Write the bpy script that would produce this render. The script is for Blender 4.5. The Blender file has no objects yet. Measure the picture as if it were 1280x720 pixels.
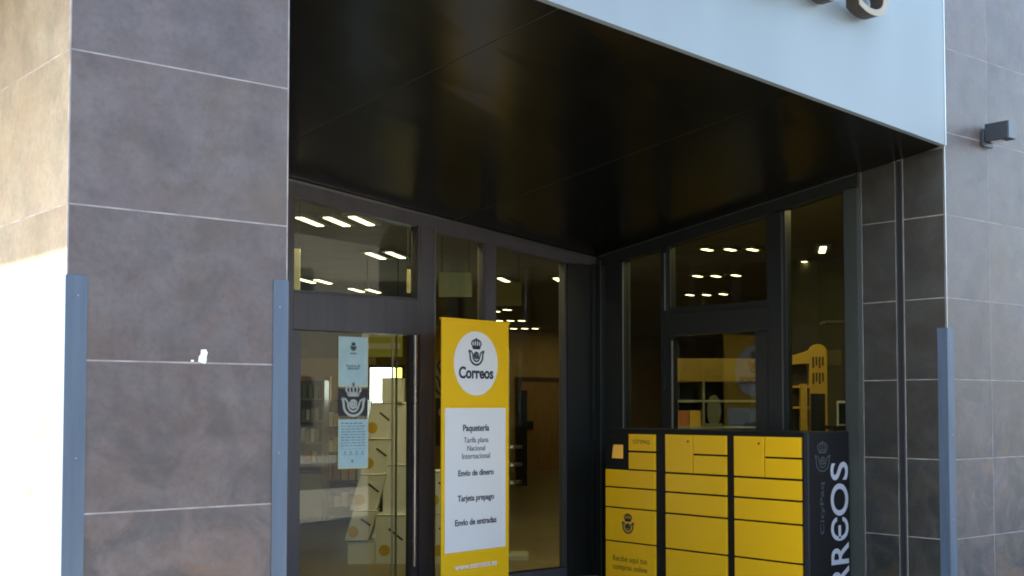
import bpy, bmesh, math, random
from mathutils import Vector, Matrix
from math import radians, sin, cos, pi, atan2, hypot
random.seed(7)
S = bpy.context.scene
COL = S.collection
# ------------------------------------------------------------------ camera
cd = bpy.data.cameras.new('camera'); cam = bpy.data.objects.new('camera', cd); COL.objects.link(cam)
S.camera = cam
cd.sensor_width = 36; cd.lens = 1540/1280*36; cd.shift_y = 80.8/1280; cd.clip_start = .05; cd.clip_end = 600
cam.location = (0, 0, 1.55)
cam.rotation_euler = (radians(90+2.5), 0, radians(50.3-90))
# ------------------------------------------------------------------ world, sun, exposure
SUN_EL, SUN_AZ = 38, 160            # azimuth counted from +X towards +Y
w = bpy.data.worlds.new('World'); S.world = w; w.use_nodes = True
nt = w.node_tree; bg = nt.nodes['Background']; sk = nt.nodes.new('ShaderNodeTexSky')
sk.sky_type = 'NISHITA'; sk.sun_disc = False; sk.sun_elevation = radians(SUN_EL)
sk.sun_rotation = radians(90-SUN_AZ); sk.air_density = 1.2; sk.dust_density = 1.5
nt.links.new(sk.outputs[0], bg.inputs[0]); bg.inputs[1].default_value = .1
sd = bpy.data.lights.new('sun', 'SUN'); sd.energy = 3.0; sd.angle = radians(.5); sd.color = (1, .93, .8)
sun = bpy.data.objects.new('sun', sd); COL.objects.link(sun)
sv = Vector((cos(radians(SUN_AZ))*cos(radians(SUN_EL)), sin(radians(SUN_AZ))*cos(radians(SUN_EL)), sin(radians(SUN_EL))))
sun.rotation_euler = sv.to_track_quat('Z', 'Y').to_euler()
S.view_settings.view_transform = 'Standard'; S.view_settings.look = 'None'; S.view_settings.gamma = 1
S.view_settings.use_curve_mapping = False
S.view_settings.exposure = 3.22
S.render.engine = 'CYCLES'
S.cycles.filter_width = 1.9
S.cycles.max_bounces = 10; S.cycles.transparent_max_bounces = 16

# ------------------------------------------------------------------ materials
def M(name, col, rough=.5, metal=0, spec=.5, col2=None, scale=3, bump=0, stretch=(1, 1, 1), r2=None, detail=5, emit=None, es=0):
    m = bpy.data.materials.new(name); m.use_nodes = True; t = m.node_tree; N = t.nodes; L = t.links
    b = N['Principled BSDF']
    b.inputs['Base Color'].default_value = (*col, 1); b.inputs['Roughness'].default_value = rough
    b.inputs['Metallic'].default_value = metal; b.inputs['Specular IOR Level'].default_value = spec
    tc = N.new('ShaderNodeTexCoord'); mp = N.new('ShaderNodeMapping'); mp.inputs['Scale'].default_value = stretch
    L.new(tc.outputs['Object'], mp.inputs[0])
    nz = N.new('ShaderNodeTexNoise'); nz.inputs['Scale'].default_value = scale; nz.inputs['Detail'].default_value = detail
    L.new(mp.outputs[0], nz.inputs['Vector'])
    c2 = col2 if col2 else tuple(c*.88 for c in col)
    mx = N.new('ShaderNodeMix'); mx.data_type = 'RGBA'
    rp = N.new('ShaderNodeMapRange'); rp.inputs[1].default_value = .35; rp.inputs[2].default_value = .65
    L.new(nz.outputs['Fac'], rp.inputs[0]); L.new(rp.outputs[0], mx.inputs[0])
    mx.inputs[6].default_value = (*col, 1); mx.inputs[7].default_value = (*c2, 1)
    L.new(mx.outputs[2], b.inputs['Base Color'])
    rr = N.new('ShaderNodeMapRange'); rr.inputs[3].default_value = rough; rr.inputs[4].default_value = r2 if r2 else min(1, rough*1.25)
    L.new(nz.outputs['Fac'], rr.inputs[0]); L.new(rr.outputs[0], b.inputs['Roughness'])
    if bump:
        bp = N.new('ShaderNodeBump'); bp.inputs['Strength'].default_value = bump; bp.inputs['Distance'].default_value = .01
        L.new(nz.outputs['Fac'], bp.inputs['Height']); L.new(bp.outputs[0], b.inputs['Normal'])
    if emit:
        b.inputs['Emission Color'].default_value = (*emit, 1); b.inputs['Emission Strength'].default_value = es
    return m

def tile_material(name='grey_stoneware', tone=(1, 1, 1), ra=.4, rb=.55, sp_=.42):
    m = bpy.data.materials.new(name); m.use_nodes = True; t = m.node_tree; N = t.nodes; L = t.links
    b = N['Principled BSDF']
    tc = N.new('ShaderNodeTexCoord'); geo = N.new('ShaderNodeNewGeometry')
    add = N.new('ShaderNodeVectorMath'); add.operation = 'MULTIPLY_ADD'
    cmb = N.new('ShaderNodeCombineXYZ')
    for i in range(3): L.new(geo.outputs['Random Per Island'], cmb.inputs[i])
    add.inputs[1].default_value = (13, 17, 23)
    L.new(cmb.outputs[0], add.inputs[0]); L.new(tc.outputs['Object'], add.inputs[2])
    def noise(scale, det, stretch=(1, 1, 1), dist=0):
        mp = N.new('ShaderNodeMapping'); mp.inputs['Scale'].default_value = stretch; L.new(add.outputs[0], mp.inputs[0])
        n = N.new('ShaderNodeTexNoise'); n.inputs['Scale'].default_value = scale; n.inputs['Detail'].default_value = det
        n.inputs['Roughness'].default_value = .65; n.inputs['Distortion'].default_value = dist
        L.new(mp.outputs[0], n.inputs['Vector']); return n.outputs['Fac']
    def ramp(f, lo, hi, a, c):
        r = N.new('ShaderNodeMapRange'); L.new(f, r.inputs[0])
        r.inputs[1].default_value = lo; r.inputs[2].default_value = hi; r.inputs[3].default_value = a; r.inputs[4].default_value = c
        return r.outputs[0]
    def mix(f, a, c):
        x = N.new('ShaderNodeMix'); x.data_type = 'RGBA'
        if isinstance(f, float): x.inputs[0].default_value = f
        else: L.new(f, x.inputs[0])
        for s, v in ((6, a), (7, c)):
            if isinstance(v, tuple): x.inputs[s].default_value = (*v, 1)
            else: L.new(v, x.inputs[s])
        return x.outputs[2]
    big = noise(1.7, 6, (1, 1, 1.3), .4); streak = noise(5, 7, (1, 1, .8), .3); fine = noise(38, 6); blot = noise(4.5, 7, (1, 1, 1.4), .15)
    c = mix(ramp(big, .36, .64, 0, 1), (.112, .085, .082), (.100, .071, .057))
    c = mix(ramp(blot, .42, .68, 0, .7), c, (.140, .120, .116))
    c = mix(ramp(streak, .45, .7, 0, .5), c, (.050, .046, .047))
    c = mix(ramp(fine, .45, .75, 0, .3), c, (.032, .031, .032))
    c = mix(ramp(noise(.9, 3), .58, .72, 0, .5), c, (.105, .075, .048))
    sp = N.new('ShaderNodeSeparateXYZ'); L.new(tc.outputs['Object'], sp.inputs[0])
    low = ramp(sp.outputs[2], .3, 2.3, 1, 0); mu = N.new('ShaderNodeMath'); mu.operation = 'MULTIPLY'
    L.new(low, mu.inputs[0]); L.new(ramp(noise(3.2, 7, (1, 1, 1), 1.2), .4, .58, 0, .9), mu.inputs[1])
    c = mix(mu.outputs[0], c, (.034, .036, .040))
    mu2 = N.new('ShaderNodeMath'); mu2.operation = 'MULTIPLY'
    L.new(low, mu2.inputs[0]); L.new(ramp(noise(2.1, 5, (1, 1, 1.6), 1.5), .56, .66, 0, .8), mu2.inputs[1])
    c = mix(mu2.outputs[0], c, (.125, .075, .05))
    rnd = ramp(geo.outputs['Random Per Island'], 0, 1, .86, 1.14)
    vm = N.new('ShaderNodeVectorMath'); vm.operation = 'SCALE'; L.new(c, vm.inputs[0]); L.new(rnd, vm.inputs['Scale']); c = vm.outputs[0]
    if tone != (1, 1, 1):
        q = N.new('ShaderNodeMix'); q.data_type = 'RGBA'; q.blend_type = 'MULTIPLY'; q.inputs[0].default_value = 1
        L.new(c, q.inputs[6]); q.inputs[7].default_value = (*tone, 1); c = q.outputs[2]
    L.new(c, b.inputs['Base Color'])
    L.new(ramp(blot, .3, .7, ra, rb), b.inputs['Roughness']); b.inputs['Specular IOR Level'].default_value = sp_
    bp = N.new('ShaderNodeBump'); bp.inputs['Strength'].default_value = .12; bp.inputs['Distance'].default_value = .004
    L.new(fine, bp.inputs['Height']); L.new(bp.outputs[0], b.inputs['Normal'])
    return m

def glass(name, tint, ior=1.5, rough=0.0):
    m = bpy.data.materials.new(name); m.use_nodes = True; t = m.node_tree; N = t.nodes; L = t.links
    N.remove(N['Principled BSDF']); o = N['Material Output']
    tr = N.new('ShaderNodeBsdfTransparent'); tr.inputs[0].default_value = (*tint, 1)
    gl = N.new('ShaderNodeBsdfGlossy'); gl.inputs['Roughness'].default_value = rough
    tc = N.new('ShaderNodeTexCoord'); nz = N.new('ShaderNodeTexNoise'); nz.inputs['Scale'].default_value = 1.2
    L.new(tc.outputs['Object'], nz.inputs['Vector'])
    bp = N.new('ShaderNodeBump'); bp.inputs['Strength'].default_value = .015; bp.inputs['Distance'].default_value = .02
    L.new(nz.outputs['Fac'], bp.inputs['Height']); L.new(bp.outputs[0], gl.inputs['Normal'])
    lw = N.new('ShaderNodeLayerWeight'); lw.inputs[0].default_value = .5
    pw = N.new('ShaderNodeMath'); pw.operation = 'POWER'; L.new(lw.outputs['Facing'], pw.inputs[0]); pw.inputs[1].default_value = 5
    fr = N.new('ShaderNodeMath'); fr.operation = 'MULTIPLY_ADD'; L.new(pw.outputs[0], fr.inputs[0]); fr.inputs[1].default_value = .94; fr.inputs[2].default_value = .055
    mx = N.new('ShaderNodeMixShader'); L.new(fr.outputs[0], mx.inputs[0]); L.new(tr.outputs[0], mx.inputs[1]); L.new(gl.outputs[0], mx.inputs[2])
    L.new(mx.outputs[0], o.inputs['Surface'])
    return m

TILE = tile_material()
TILEW = tile_material('sunlit_stoneware', (2.1, 2.15, 1.6), .55, .7, .3)  # lightened copy of the grey tile, sun and glare put into its colour
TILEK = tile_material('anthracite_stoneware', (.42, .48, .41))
GROUT = M('pale_grout', (.33, .30, .275), .8, scale=9, col2=(.2, .18, .165))
GUARD = M('blue_grey_steel', (.070, .098, .134), .45, metal=.0, col2=(.054, .078, .11), scale=6, stretch=(3, 3, .3), detail=9)
ALU = M('pale_satin_trim', (.6, .6, .6), .3, metal=.9)
TRIMD = M('dull_metal_trim', (.2, .2, .18), .3, metal=.8)
FASC = M('pale_metal_sheet', (.205, .235, .242), .34, metal=.0, col2=(.185, .214, .222), scale=1.4, r2=.48, stretch=(1, 1, .35), bump=.06)
SOFF = M('black_gloss_panel', (.003, .003, .002), .2, spec=.3, col2=(.005, .0045, .003), scale=1.5, r2=.27)
FRAME = M('dark_bronze_frame', (.085, .074, .08), .38, col2=(.07, .062, .064), scale=6, stretch=(3, 3, .3))
FRAMEK = M('black_frame', (.02, .021, .018), .33, scale=6)
RUB = M('black_rubber', (.01, .01, .01), .6)
GLASS = glass('clear_glass', (.86, .9, .8))
GLASSD = glass('smoked_glass', (.78, .82, .7))
YEL = M('yellow_paint', (.98, .52, .004), .36, col2=(.96, .50, .004), scale=2.5, bump=.12)
BYEL = M('yellow_vinyl', (.98, .565, .003), .45, col2=(.97, .55, .003), scale=2)
BWHI = M('white_vinyl', (.9, .88, .85), .5, col2=(.88, .86, .83))
INK = M('navy_ink', (.015, .02, .045), .5)
LINK = M('grey_ink', (.09, .09, .13), .5)
BLK = M('black_paint', (.007, .007, .007), .5, spec=.3, scale=8)
WLET = M('white_lettering', (.42, .43, .46), .5)
GLET = M('grey_lettering', (.06, .065, .07), .5)
YINK = M('brown_print', (.22, .12, .01), .5)
GOLD = M('champagne_metal', (.27, .20, .13), .35, metal=.5)
BRZ = M('dark_bronze_return', (.07, .055, .04), .4, metal=.4)
PAPB = M('pale_blue_paper', (.50, .68, .67), .6, scale=8)
PAPE = M('cream_edge', (.75, .72, .4), .6)
STIW = M('white_paper', (.8, .8, .78), .7, scale=30)
LAMPG = M('dark_grey_metal', (.026, .033, .042), .4, metal=.2)
LAMPE = M('grey_cover', (.075, .09, .105), .4)
STEEL = M('brushed_steel', (.62, .58, .56), .25, metal=1)
PAVE = M('paving', (.28, .265, .24), .8, col2=(.23, .215, .195), scale=2, bump=.1)
ASPH = M('asphalt', (.05, .05, .052), .85, scale=30, bump=.3)
IFLO = M('brown_polished_floor', (.24, .17, .075), .28, col2=(.21, .15, .07), scale=1)
IWAL = M('ochre_wall', (.56, .37, .15), .8)
IWAD = M('dark_wall', (.15, .14, .10), .8)
ICEI = M('grey_ceiling', (.30, .25, .15), .8)
WOOD = M('brown_wood', (.42, .24, .09), .45, col2=(.34, .19, .07), scale=5, stretch=(5, 5, .4))
LITE = M('tube_light', (1, 1, 1), .4, emit=(1, .84, .5), es=.95)
LITB = M('fill_tube', (1, 1, 1), .4, emit=(1, .82, .45), es=5.8)  # tube of the added fill lights out of view
SCRN = M('lit_white_panel', (.8, .8, .8), .4, emit=(.85, .95, 1), es=1.6)
CARD = M('cream_cardboard', (.8, .78, .74), .65, col2=(.74, .72, .68), scale=6)
CYEL = M('yellow_print', (.68, .42, .04), .5)
SHLF = M('grey_shelf', (.2, .2, .17), .4)
CAB = M('light_grey_cabinet', (.3, .3, .25), .5)
GRNY = M('lime_yellow', (.55, .56, .10), .5)
ORNG = M('orange_card', (.5, .16, .04), .5)
STUC = M('opposite_render', (.20, .18, .15), .85, col2=(.17, .155, .13), scale=1, bump=.1)
OPW = M('opposite_glass', (.02, .025, .03), .12)

# ------------------------------------------------------------------ mesh helpers
class MB:
    def __init__(s): s.b = bmesh.new()
    def hexa(s, p, smooth=False):
        v = [s.b.verts.new(q) for q in p]
        for f in ((0, 3, 2, 1), (4, 5, 6, 7), (0, 1, 5, 4), (1, 2, 6, 5), (2, 3, 7, 6), (3, 0, 4, 7)):
            s.b.faces.new([v[i] for i in f])
        return s
    def box(s, x0, x1, y0, y1, z0, z1, bev=0):
        if not bev:
            return s.hexa([(x0, y0, z0), (x1, y0, z0), (x1, y1, z0), (x0, y1, z0), (x0, y0, z1), (x1, y0, z1), (x1, y1, z1), (x0, y1, z1)])
        t = bmesh.new()
        bmesh.ops.create_cube(t, size=1)
        for v in t.verts:
            v.co = Vector(((x0+x1)/2+v.co.x*(x1-x0), (y0+y1)/2+v.co.y*(y1-y0), (z0+z1)/2+v.co.z*(z1-z0)))
        bmesh.ops.bevel(t, geom=t.edges[:], offset=bev, segments=2, profile=.6, affect='EDGES')
        me = bpy.data.meshes.new('tmp'); t.to_mesh(me); t.free(); s.b.from_mesh(me); bpy.data.meshes.remove(me)
        return s
    def frame(s, o, r, u, n, x0, x1, y0, y1, z0, z1):        # box in a tilted frame
        o, r, u, n = map(Vector, (o, r, u, n))
        q = [(x0, y0, z0), (x1, y0, z0), (x1, y1, z0), (x0, y1, z0), (x0, y0, z1), (x1, y0, z1), (x1, y1, z1), (x0, y1, z1)]
        return s.hexa([o+r*a+u*b+n*c for a, b, c in q])
    def prism(s, pts, o, r, u, n, d0, d1):                    # outline extruded along n
        o, r, u, n = map(Vector, (o, r, u, n))
        A = [s.b.verts.new(o+r*x+u*y+n*d0) for x, y in pts]; B = [s.b.verts.new(o+r*x+u*y+n*d1) for x, y in pts]
        k = len(pts); s.b.faces.new(A[::-1]); s.b.faces.new(B)
        for i in range(k): s.b.faces.new((A[i], A[(i+1) % k], B[(i+1) % k], B[i]))
        return s
    def ribbon(s, pts, wd, o, r, u, n, d0, d1, closed=False): # a stroke of given width along a polyline
        P = [Vector(p) for p in pts]; L = []; k = len(P)
        ws = wd if isinstance(wd, (list, tuple)) else [wd]*k
        for i in range(k):
            a = P[i-1] if (i > 0 or closed) else P[i]; c = P[(i+1) % k] if (i < k-1 or closed) else P[i]
            t = (c-a); t = t.normalized() if t.length > 1e-9 else Vector((1, 0)); nn = Vector((-t.y, t.x))*ws[i]/2
            L.append((P[i]+nn, P[i]-nn))
        for i in range(k if closed else k-1):
            j = (i+1) % k
            s.prism([L[i][1], L[j][1], L[j][0], L[i][0]], o, r, u, n, d0, d1)
        return s
    def disc(s, cx, cy, rx, ry, o, r, u, n, d0, d1, k=48):
        return s.prism([(cx+rx*cos(2*pi*i/k), cy+ry*sin(2*pi*i/k)) for i in range(k)], o, r, u, n, d0, d1)
    def tube(s, a, b, rad, k=16):
        a, b = Vector(a), Vector(b); n = (b-a); h = n.length; n.normalize()
        r = n.orthogonal().normalized(); u = n.cross(r)
        return s.disc(0, 0, rad, rad, a, r, u, n, 0, h, k)
    def text(s, body, o, r, u, n, w=None, h=None, size=1, bold=0, d0=0, d1=.002, align='CENTER', spacing=1):
        c = bpy.data.curves.new('t', 'FONT'); c.body = body; c.size = 1; c.align_x = 'LEFT'; c.offset = bold
        c.space_character = spacing; c.extrude = .5; c.resolution_u = 6
        ob = bpy.data.objects.new('t', c); COL.objects.link(ob); bpy.context.view_layer.update()
        me = bpy.data.meshes.new_from_object(ob.evaluated_get(bpy.context.evaluated_depsgraph_get()))
        bpy.data.objects.remove(ob); bpy.data.curves.remove(c)
        xs = [v.co.x for v in me.vertices]; ys = [v.co.y for v in me.vertices]
        x0, x1, y0, y1 = min(xs), max(xs), min(ys), max(ys)
        sx = w/(x1-x0) if w else size; sy = h/(y1-y0) if h else (size if not w else sx)
        if h and not w: sx = sy
        o, r, u, n = map(Vector, (o, r, u, n))
        off = (x0+x1)/2 if align == 'CENTER' else x0
        by = y0 if h else 0
        for v in me.vertices:
            v.co = o+r*((v.co.x-off)*sx)+u*((v.co.y-by)*sy)+n*(d0+(v.co.z+.5)*(d1-d0))
        s.b.from_mesh(me); bpy.data.meshes.remove(me)
        return s
    def build(s, name, mat, parent=None, loc=None, smooth=False, local=False):
        bmesh.ops.recalc_face_normals(s.b, faces=s.b.faces[:])
        off = Vector(loc) if loc is not None else Vector((0, 0, 0))
        if parent is not None and not local: off = Vector(parent.get('_o', (0, 0, 0)))
        if off.length: bmesh.ops.translate(s.b, vec=-off, verts=s.b.verts[:])
        me = bpy.data.meshes.new(name); s.b.to_mesh(me); s.b.free()
        me.materials.append(mat)
        if smooth:
            for p in me.polygons: p.use_smooth = True
        ob = bpy.data.objects.new(name, me); COL.objects.link(ob)
        if parent is not None:
            ob.parent = parent; ob['_o'] = tuple(parent.get('_o', (0, 0, 0)))
        else: ob.location = off
        if parent is None: ob['_o'] = tuple(off)
        return ob
def tag(o, label=None, cat=None, group=None, kind=None):
    if label: o['label'] = label
    if cat: o['category'] = cat
    if group: o['group'] = group
    if kind: o['kind'] = kind
    return o
def thing(name, loc, label, cat, group=None, rz=0, local=False):
    o = bpy.data.objects.new(name, None); o.empty_display_size = .1; COL.objects.link(o); o.location = loc; o.rotation_euler = (0, 0, rz)
    o['_o'] = (0, 0, 0) if local else tuple(loc)
    return tag(o, label, cat, group)
XP, YP, ZP = (1, 0, 0), (0, 1, 0), (0, 0, 1)
XN, YN = (-1, 0, 0), (0, -1, 0)

def emblem(mb, o, r, u, n, sc, t=.045, d0=0, d1=.002):
    """royal crown over a coiled post horn, about 1 wide and 1.25 high"""
    def R(p, wd=t, closed=False): mb.ribbon([(a*sc, b*sc) for a, b in p], [x*sc for x in wd] if isinstance(wd, list) else wd*sc, o, r, u, n, d0, d1, closed)
    arc = lambda cx, cy, rx, ry, a0, a1, k=20: [(cx+rx*cos(radians(a0+(a1-a0)*i/k)), cy+ry*sin(radians(a0+(a1-a0)*i/k))) for i in range(k+1)]
    # horn: outer and inner line of the bell sweeping round to the mouthpiece
    R([(-.54, .24), (-.47, .12)]+arc(0, -.02, .46, .44, 190, 350, 30)[2:]+[(.47, .08), (.54, .24)], t*1.15)
    R([(-.54, .24), (-.36, .2), (-.27, .08)]+arc(0, -.02, .25, .27, 170, 330, 20)+[(.26, -.02), (.33, .14), (.54, .24)], t*.95)
    R(arc(0, -.0, .15, .15, 40, 340, 26), t)
    R(arc(.0, .0, .06, .06, 0, 359, 12), t*.8, True)
    R([(.14, .13), (.14, -.1), (.2, -.16)], t*.8)
    # crown
    R([(-.25, .36), (.25, .36)], t*1.3); R([(-.27, .45), (.27, .45)], t*.8)
    for k in (-1, 1):
        R([(k*.25, .45)]+[(k*(.25+.09*sin(pi*i/10)), .45+.27*i/10) for i in range(1, 11)]+[(k*.12, .77), (0, .74)], t*.9)
        R([(k*.12, .45)]+[(k*(.12+.05*sin(pi*i/8)), .45+.27*i/8) for i in range(1, 9)], t*.8)
        R([(k*.25, .36), (k*.25, .45)], t)
    R([(0, .45), (0, .86)], t*.9); R([(-.06, .82), (.06, .82)], t*.8)
    return mb

# ------------------------------------------------------------------ ground and street (setting)
g = MB(); g.box(-250, 250, -250, 250, -.6, -.13); g.build('road', ASPH).__setitem__('kind', 'structure')
g = MB(); g.box(-60, 80, -3.4, 40, -.13, 0, .02); g.build('pavement', PAVE).__setitem__('kind', 'structure')
g = MB(); g.box(-60, 80, -30, -12.6, -.13, .0, .02); g.build('far_pavement', PAVE).__setitem__('kind', 'structure')
XL, XP1, XC, YF, YB = 1.705, 2.67, 7.96, 4.75, 8.38
g = MB(); g.box(2.02, 26, YB+.0, 22.5, .004, .012); g.box(XC, 26, 4.97, YB, .004, .012); g.build('interior_floor', IFLO).__setitem__('kind', 'structure')

# ------------------------------------------------------------------ the building
B = thing('office_building', (XL, YF, 0), 'dark grey tiled corner building with recessed glazed entrance porch and pale blue fascia', 'building')
GP = .006
def tiles(mb, axis, plane, out, a_edges, z_edges, th=.0025):
    """separate tiles laid over the wall; axis 'X' runs along X at Y=plane"""
    for i in range(len(a_edges)-1):
        for j in range(len(z_edges)-1):
            a0, a1, z0, z1 = a_edges[i]+GP/2, a_edges[i+1]-GP/2, z_edges[j]+GP/2, z_edges[j+1]-GP/2
            if a1-a0 < .02 or z1-z0 < .02: continue
            p0, p1 = sorted((plane, plane-out*th))
            if axis == 'X': mb.box(a0, a1, p0, p1, z0, z1, .0008)
            else: mb.box(p0, p1, a0, a1, z0, z1, .0008)
ZL = [0, .533, 1.133, 1.73, 2.337, 2.944, 3.55, 4.155, 4.76, 5.36]
ZR = [0, .02, .607, 1.171, 1.743, 2.325, 2.92, 3.515, 4.128, 4.74, 5.36]
T = .0025
# left pillar: core, front, long outer side, porch side
m = MB(); m.box(XL+T-.002, XP1-T+.002, YF+T-.002, 5.3, 0, 5.36); m.box(XL+T-.002, 2.0, 5.3, 22.7, 0, 5.36); m.box(2.0, XP1-T+.002, 5.3, YB-.08, 0, 5.36)
pil = m.build('pillar', GROUT, B)
m = MB(); tiles(m, 'X', YF, -1, [XL+.0035, XP1-.0035], ZL); 
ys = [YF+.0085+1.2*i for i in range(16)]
tiles(m, 'Y', XP1, 1, [YF+.0085, 5.95, 7.15, YB-.08], ZL)
m.build('pillar_tiles', TILE, pil)
m = MB(); tiles(m, 'Y', XL, -1, ys, ZL); m.build('side_tiles', TILEW, pil)['label'] = 'side tiles with a sunlit cream tone put into the colour'
def guard(x, y, sx, sy, z1, wx, wy):     # an L of folded sheet round a corner; sx, sy: where the wall lies
    m = MB(); e = .004
    xs = sorted((x-sx*e, x+sx*wx)); m.box(*xs, *sorted((y-sy*e, y-sy*.0005)), 0, z1)
    yy = sorted((y-sy*.0005, y+sy*wy)); m.box(*sorted((x-sx*e, x-sx*.0005)), *yy, 0, z1)
    return m
guard(XL, YF, 1, 1, 2.06, .082, .05).build('corner_guard', GUARD, pil)
guard(XP1, YF, -1, 1, 2.1, .07, .07).build('corner_guard', GUARD, pil)
# right wall, facade side and porch side
m = MB(); m.box(XC+T-.002, 16, YF+T-.002, 4.95, 0, 5.36); m.box(XC+T-.002, 8.1, 4.95, 5.47, 0, 3.6)
rw = m.build('facade_wall', GROUT, B)
m = MB()
xe = [XC+.0035]+[8.562+.585*i for i in range(14)]
tiles(m, 'X', YF, -1, xe, ZR)
m.build('facade_tiles', TILE, rw); m = MB()
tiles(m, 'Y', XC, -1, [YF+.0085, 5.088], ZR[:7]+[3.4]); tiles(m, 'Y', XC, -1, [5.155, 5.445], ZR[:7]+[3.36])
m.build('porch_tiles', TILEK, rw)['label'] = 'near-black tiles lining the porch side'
m = MB(); m.box(XC-.002, XC+.0035, YF-.004, YF+.008, 2.1, 3.41); m.build('edge_trim', ALU, rw)
MB().box(XC-.001, XC+.012, 5.099, 5.141, 0, 3.36).build('joint_filler', RUB, rw)
for y in (5.095, 5.145): MB().box(XC-.006, XC+.008, y-.0035, y+.0035, 0, 3.37).build('vertical_trim', TRIMD, rw)
MB().box(XC-.012, XC+.008, 5.447, 5.459, 0, 3.33).build('vertical_trim', TRIMD, rw)
g_ = guard(XC, YF, 1, 1, 2.11, .085, .075); g_.build('corner_guard', GUARD, rw)
SCR = M('screw_head', (.25, .27, .3), .3, metal=.7)
for x, y0 in ((XL+.045, 0), (XP1-.04, 0), (XC+.045, 0)):
    for z in (1.98, 1.35, .75): MB().tube((x, YF-.004, z), (x, YF-.0065, z), .0045, 10).build('screw', SCR, pil if x < 5 else rw)
# upper storeys, overhanging on the left side
m = MB(); m.box(XL+T, 16, YF+.0, 22.7, 5.36, 9.2)
up = m.build('upper_storeys', STUC, B)
for i in range(5):
    x = 2.6+i*2.7; MB().box(x, x+1.5, YF-.03, YF-.005, 6.4, 8.2).build('upper_window', OPW, up)
MB().box(-.33, XL-.004, YF+.1, 22.7, 3.85, 4.15).build('side_canopy', STUC, B)
# soffit: a sloping glossy ceiling of three black panels
zf = lambda x: 3.414-.0642*(x-7.96)
zb = lambda x: 2.945-.1105*(x-7.93)
def zs(x, y):
    t = (y-YF)/(YB-YF); return zf(x)*(1-t)+zb(x)*t
so = None
m = MB()
for x0, x1 in ((XP1, 4.285), (4.295, 6.275), (6.285, XC)):
    n = 6
    for i in range(n):
        for_ = None
        ya, yb2 = YF+.03+(YB+.1-YF-.03)*i/n, YF+.03+(YB+.1-YF-.03)*(i+1)/n
        q = [(x0, ya), (x1, ya), (x1, yb2), (x0, yb2)]
        v = [(a, b, zs(a, b)) for a, b in q]
        f = m.b.faces.new([m.b.verts.new(p) for p in v])
bmesh.ops.remove_doubles(m.b, verts=m.b.verts[:], dist=.0001)
ext = bmesh.ops.extrude_face_region(m.b, geom=m.b.faces[:])
for e in ext['geom']:
    if isinstance(e, bmesh.types.BMVert): e.co.z += .02
so = m.build('soffit', SOFF, B)
JM = M('joint_filler', (.045, .045, .035), .5)
for x in (4.285, 6.275):
    MB().hexa([(x-.0, YF+.03, zs(x, YF)-.001), (x+.007, YF+.03, zs(x, YF)-.001), (x+.007, YB, zs(x, YB)-.001), (x, YB, zs(x, YB)-.001),
            (x-.0, YF+.03, zs(x, YF)+.03), (x+.007, YF+.03, zs(x, YF)+.03), (x+.007, YB, zs(x, YB)+.03), (x, YB, zs(x, YB)+.03)]).build('soffit_joint', JM, so)
# fascia
m = MB(); m.prism([(XP1, zf(XP1)), (XC-.004, zf(XC)), (XC-.004, 5.36), (XP1, 5.36)], (0, 0, 0), XP, ZP, YP, YF-.012, YF+.03)
fa = m.build('fascia', FASC, B)
MB().box(XC-.004, XC+.003, YF-.016, YF-.0005, zf(XC), 5.36).build('edge_trim', ALU, fa)

# back glazed wall (Y = YB)
yb0, yb1 = YB-.04, YB+.06
hb = lambda x: zb(x)-.115
m = MB()
m.prism([(XP1, 3.1), (4.7, 3.17), (7.96, hb(7.96)), (7.96, zb(7.96)+.015), (XP1, zb(XP1)+.015)], (0, 0, 0), XP, ZP, YP, yb0, yb1)
wall = m.build('window_header', FRAME, B)
m = MB(); m.prism([(XP1, zb(XP1)-.02), (7.95, zb(7.95)-.02), (7.95, zb(7.95)-.003), (XP1, zb(XP1)-.003)], (0, 0, 0), XP, ZP, YP, yb0-.012, yb0-.001)
m.build('header_bead', TRIMD, wall)
def window(x0, x1, z0, z1f, fr, gm=GLASS, name='window', mull=.05):
    """one glazed bay in the back wall; x0..x1 clear glass"""
    f = MB()
    z1a, z1b = z1f(x0), z1f(x1)
    f.box(x0-.018, x0, yb0+.01, yb1-.01, z0, z1a); f.box(x1, x1+.018, yb0+.01, yb1-.01, z0, z1b); f.box(x0-.018, x1+.018, yb0+.012, yb1-.012, z0-.018, z0)
    o = f.build(name, fr, B)
    g = MB(); g.prism([(x0, z0), (x1, z0), (x1, z1b), (x0, z1a)], (0, 0, 0), XP, ZP, YP, YB+.005, YB+.011); g.build('pane', gm, o)
    return o
flat = lambda z: (lambda x: z)
# posts
for x0, x1, y0 in ((4.62, 4.73, -.02), (5.92, 6.075, -.02), (6.625, 6.735, .0), (3.6, 3.68, .0)):
    MB().box(x0, x1, yb0+y0, yb1, 0, hb(x1)+.0, .004).build('window_post', FRAME, B)
MB().box(6.057, 6.0745, yb0-.026, yb0-.0205, 0, hb(6.07)).build('post_bead', TRIMD, B)
MB().box(5.895, 5.905, yb0-.03, yb0-.01, 2.43, hb(5.9)).build('post_bead', TRIMD, B)
MB().box(7.58, 7.85, yb0-.02, yb1, 0, hb(7.9)+.03, .004).build('corner_panel', FRAMEK, B)
MB().box(7.85, 7.955, yb0-.06, yb1, 0, hb(7.95)+.03, .004).build('corner_panel', FRAMEK, B)
MB().box(7.905, 7.912, yb0-.066, yb0-.0605, 0, 2.9).build('corner_bead', TRIMD, B)
MB().box(6.075, 7.58, yb0+.01, yb1-.01, .0, .09).build('window_sill', FRAME, B)
window(2.70, 3.58, .06, flat(3.1), FRAME); window(3.70, 4.60, .06, flat(3.12), FRAME)
window(4.75, 5.90, 2.45, lambda x: hb(x), FRAME)
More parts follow.
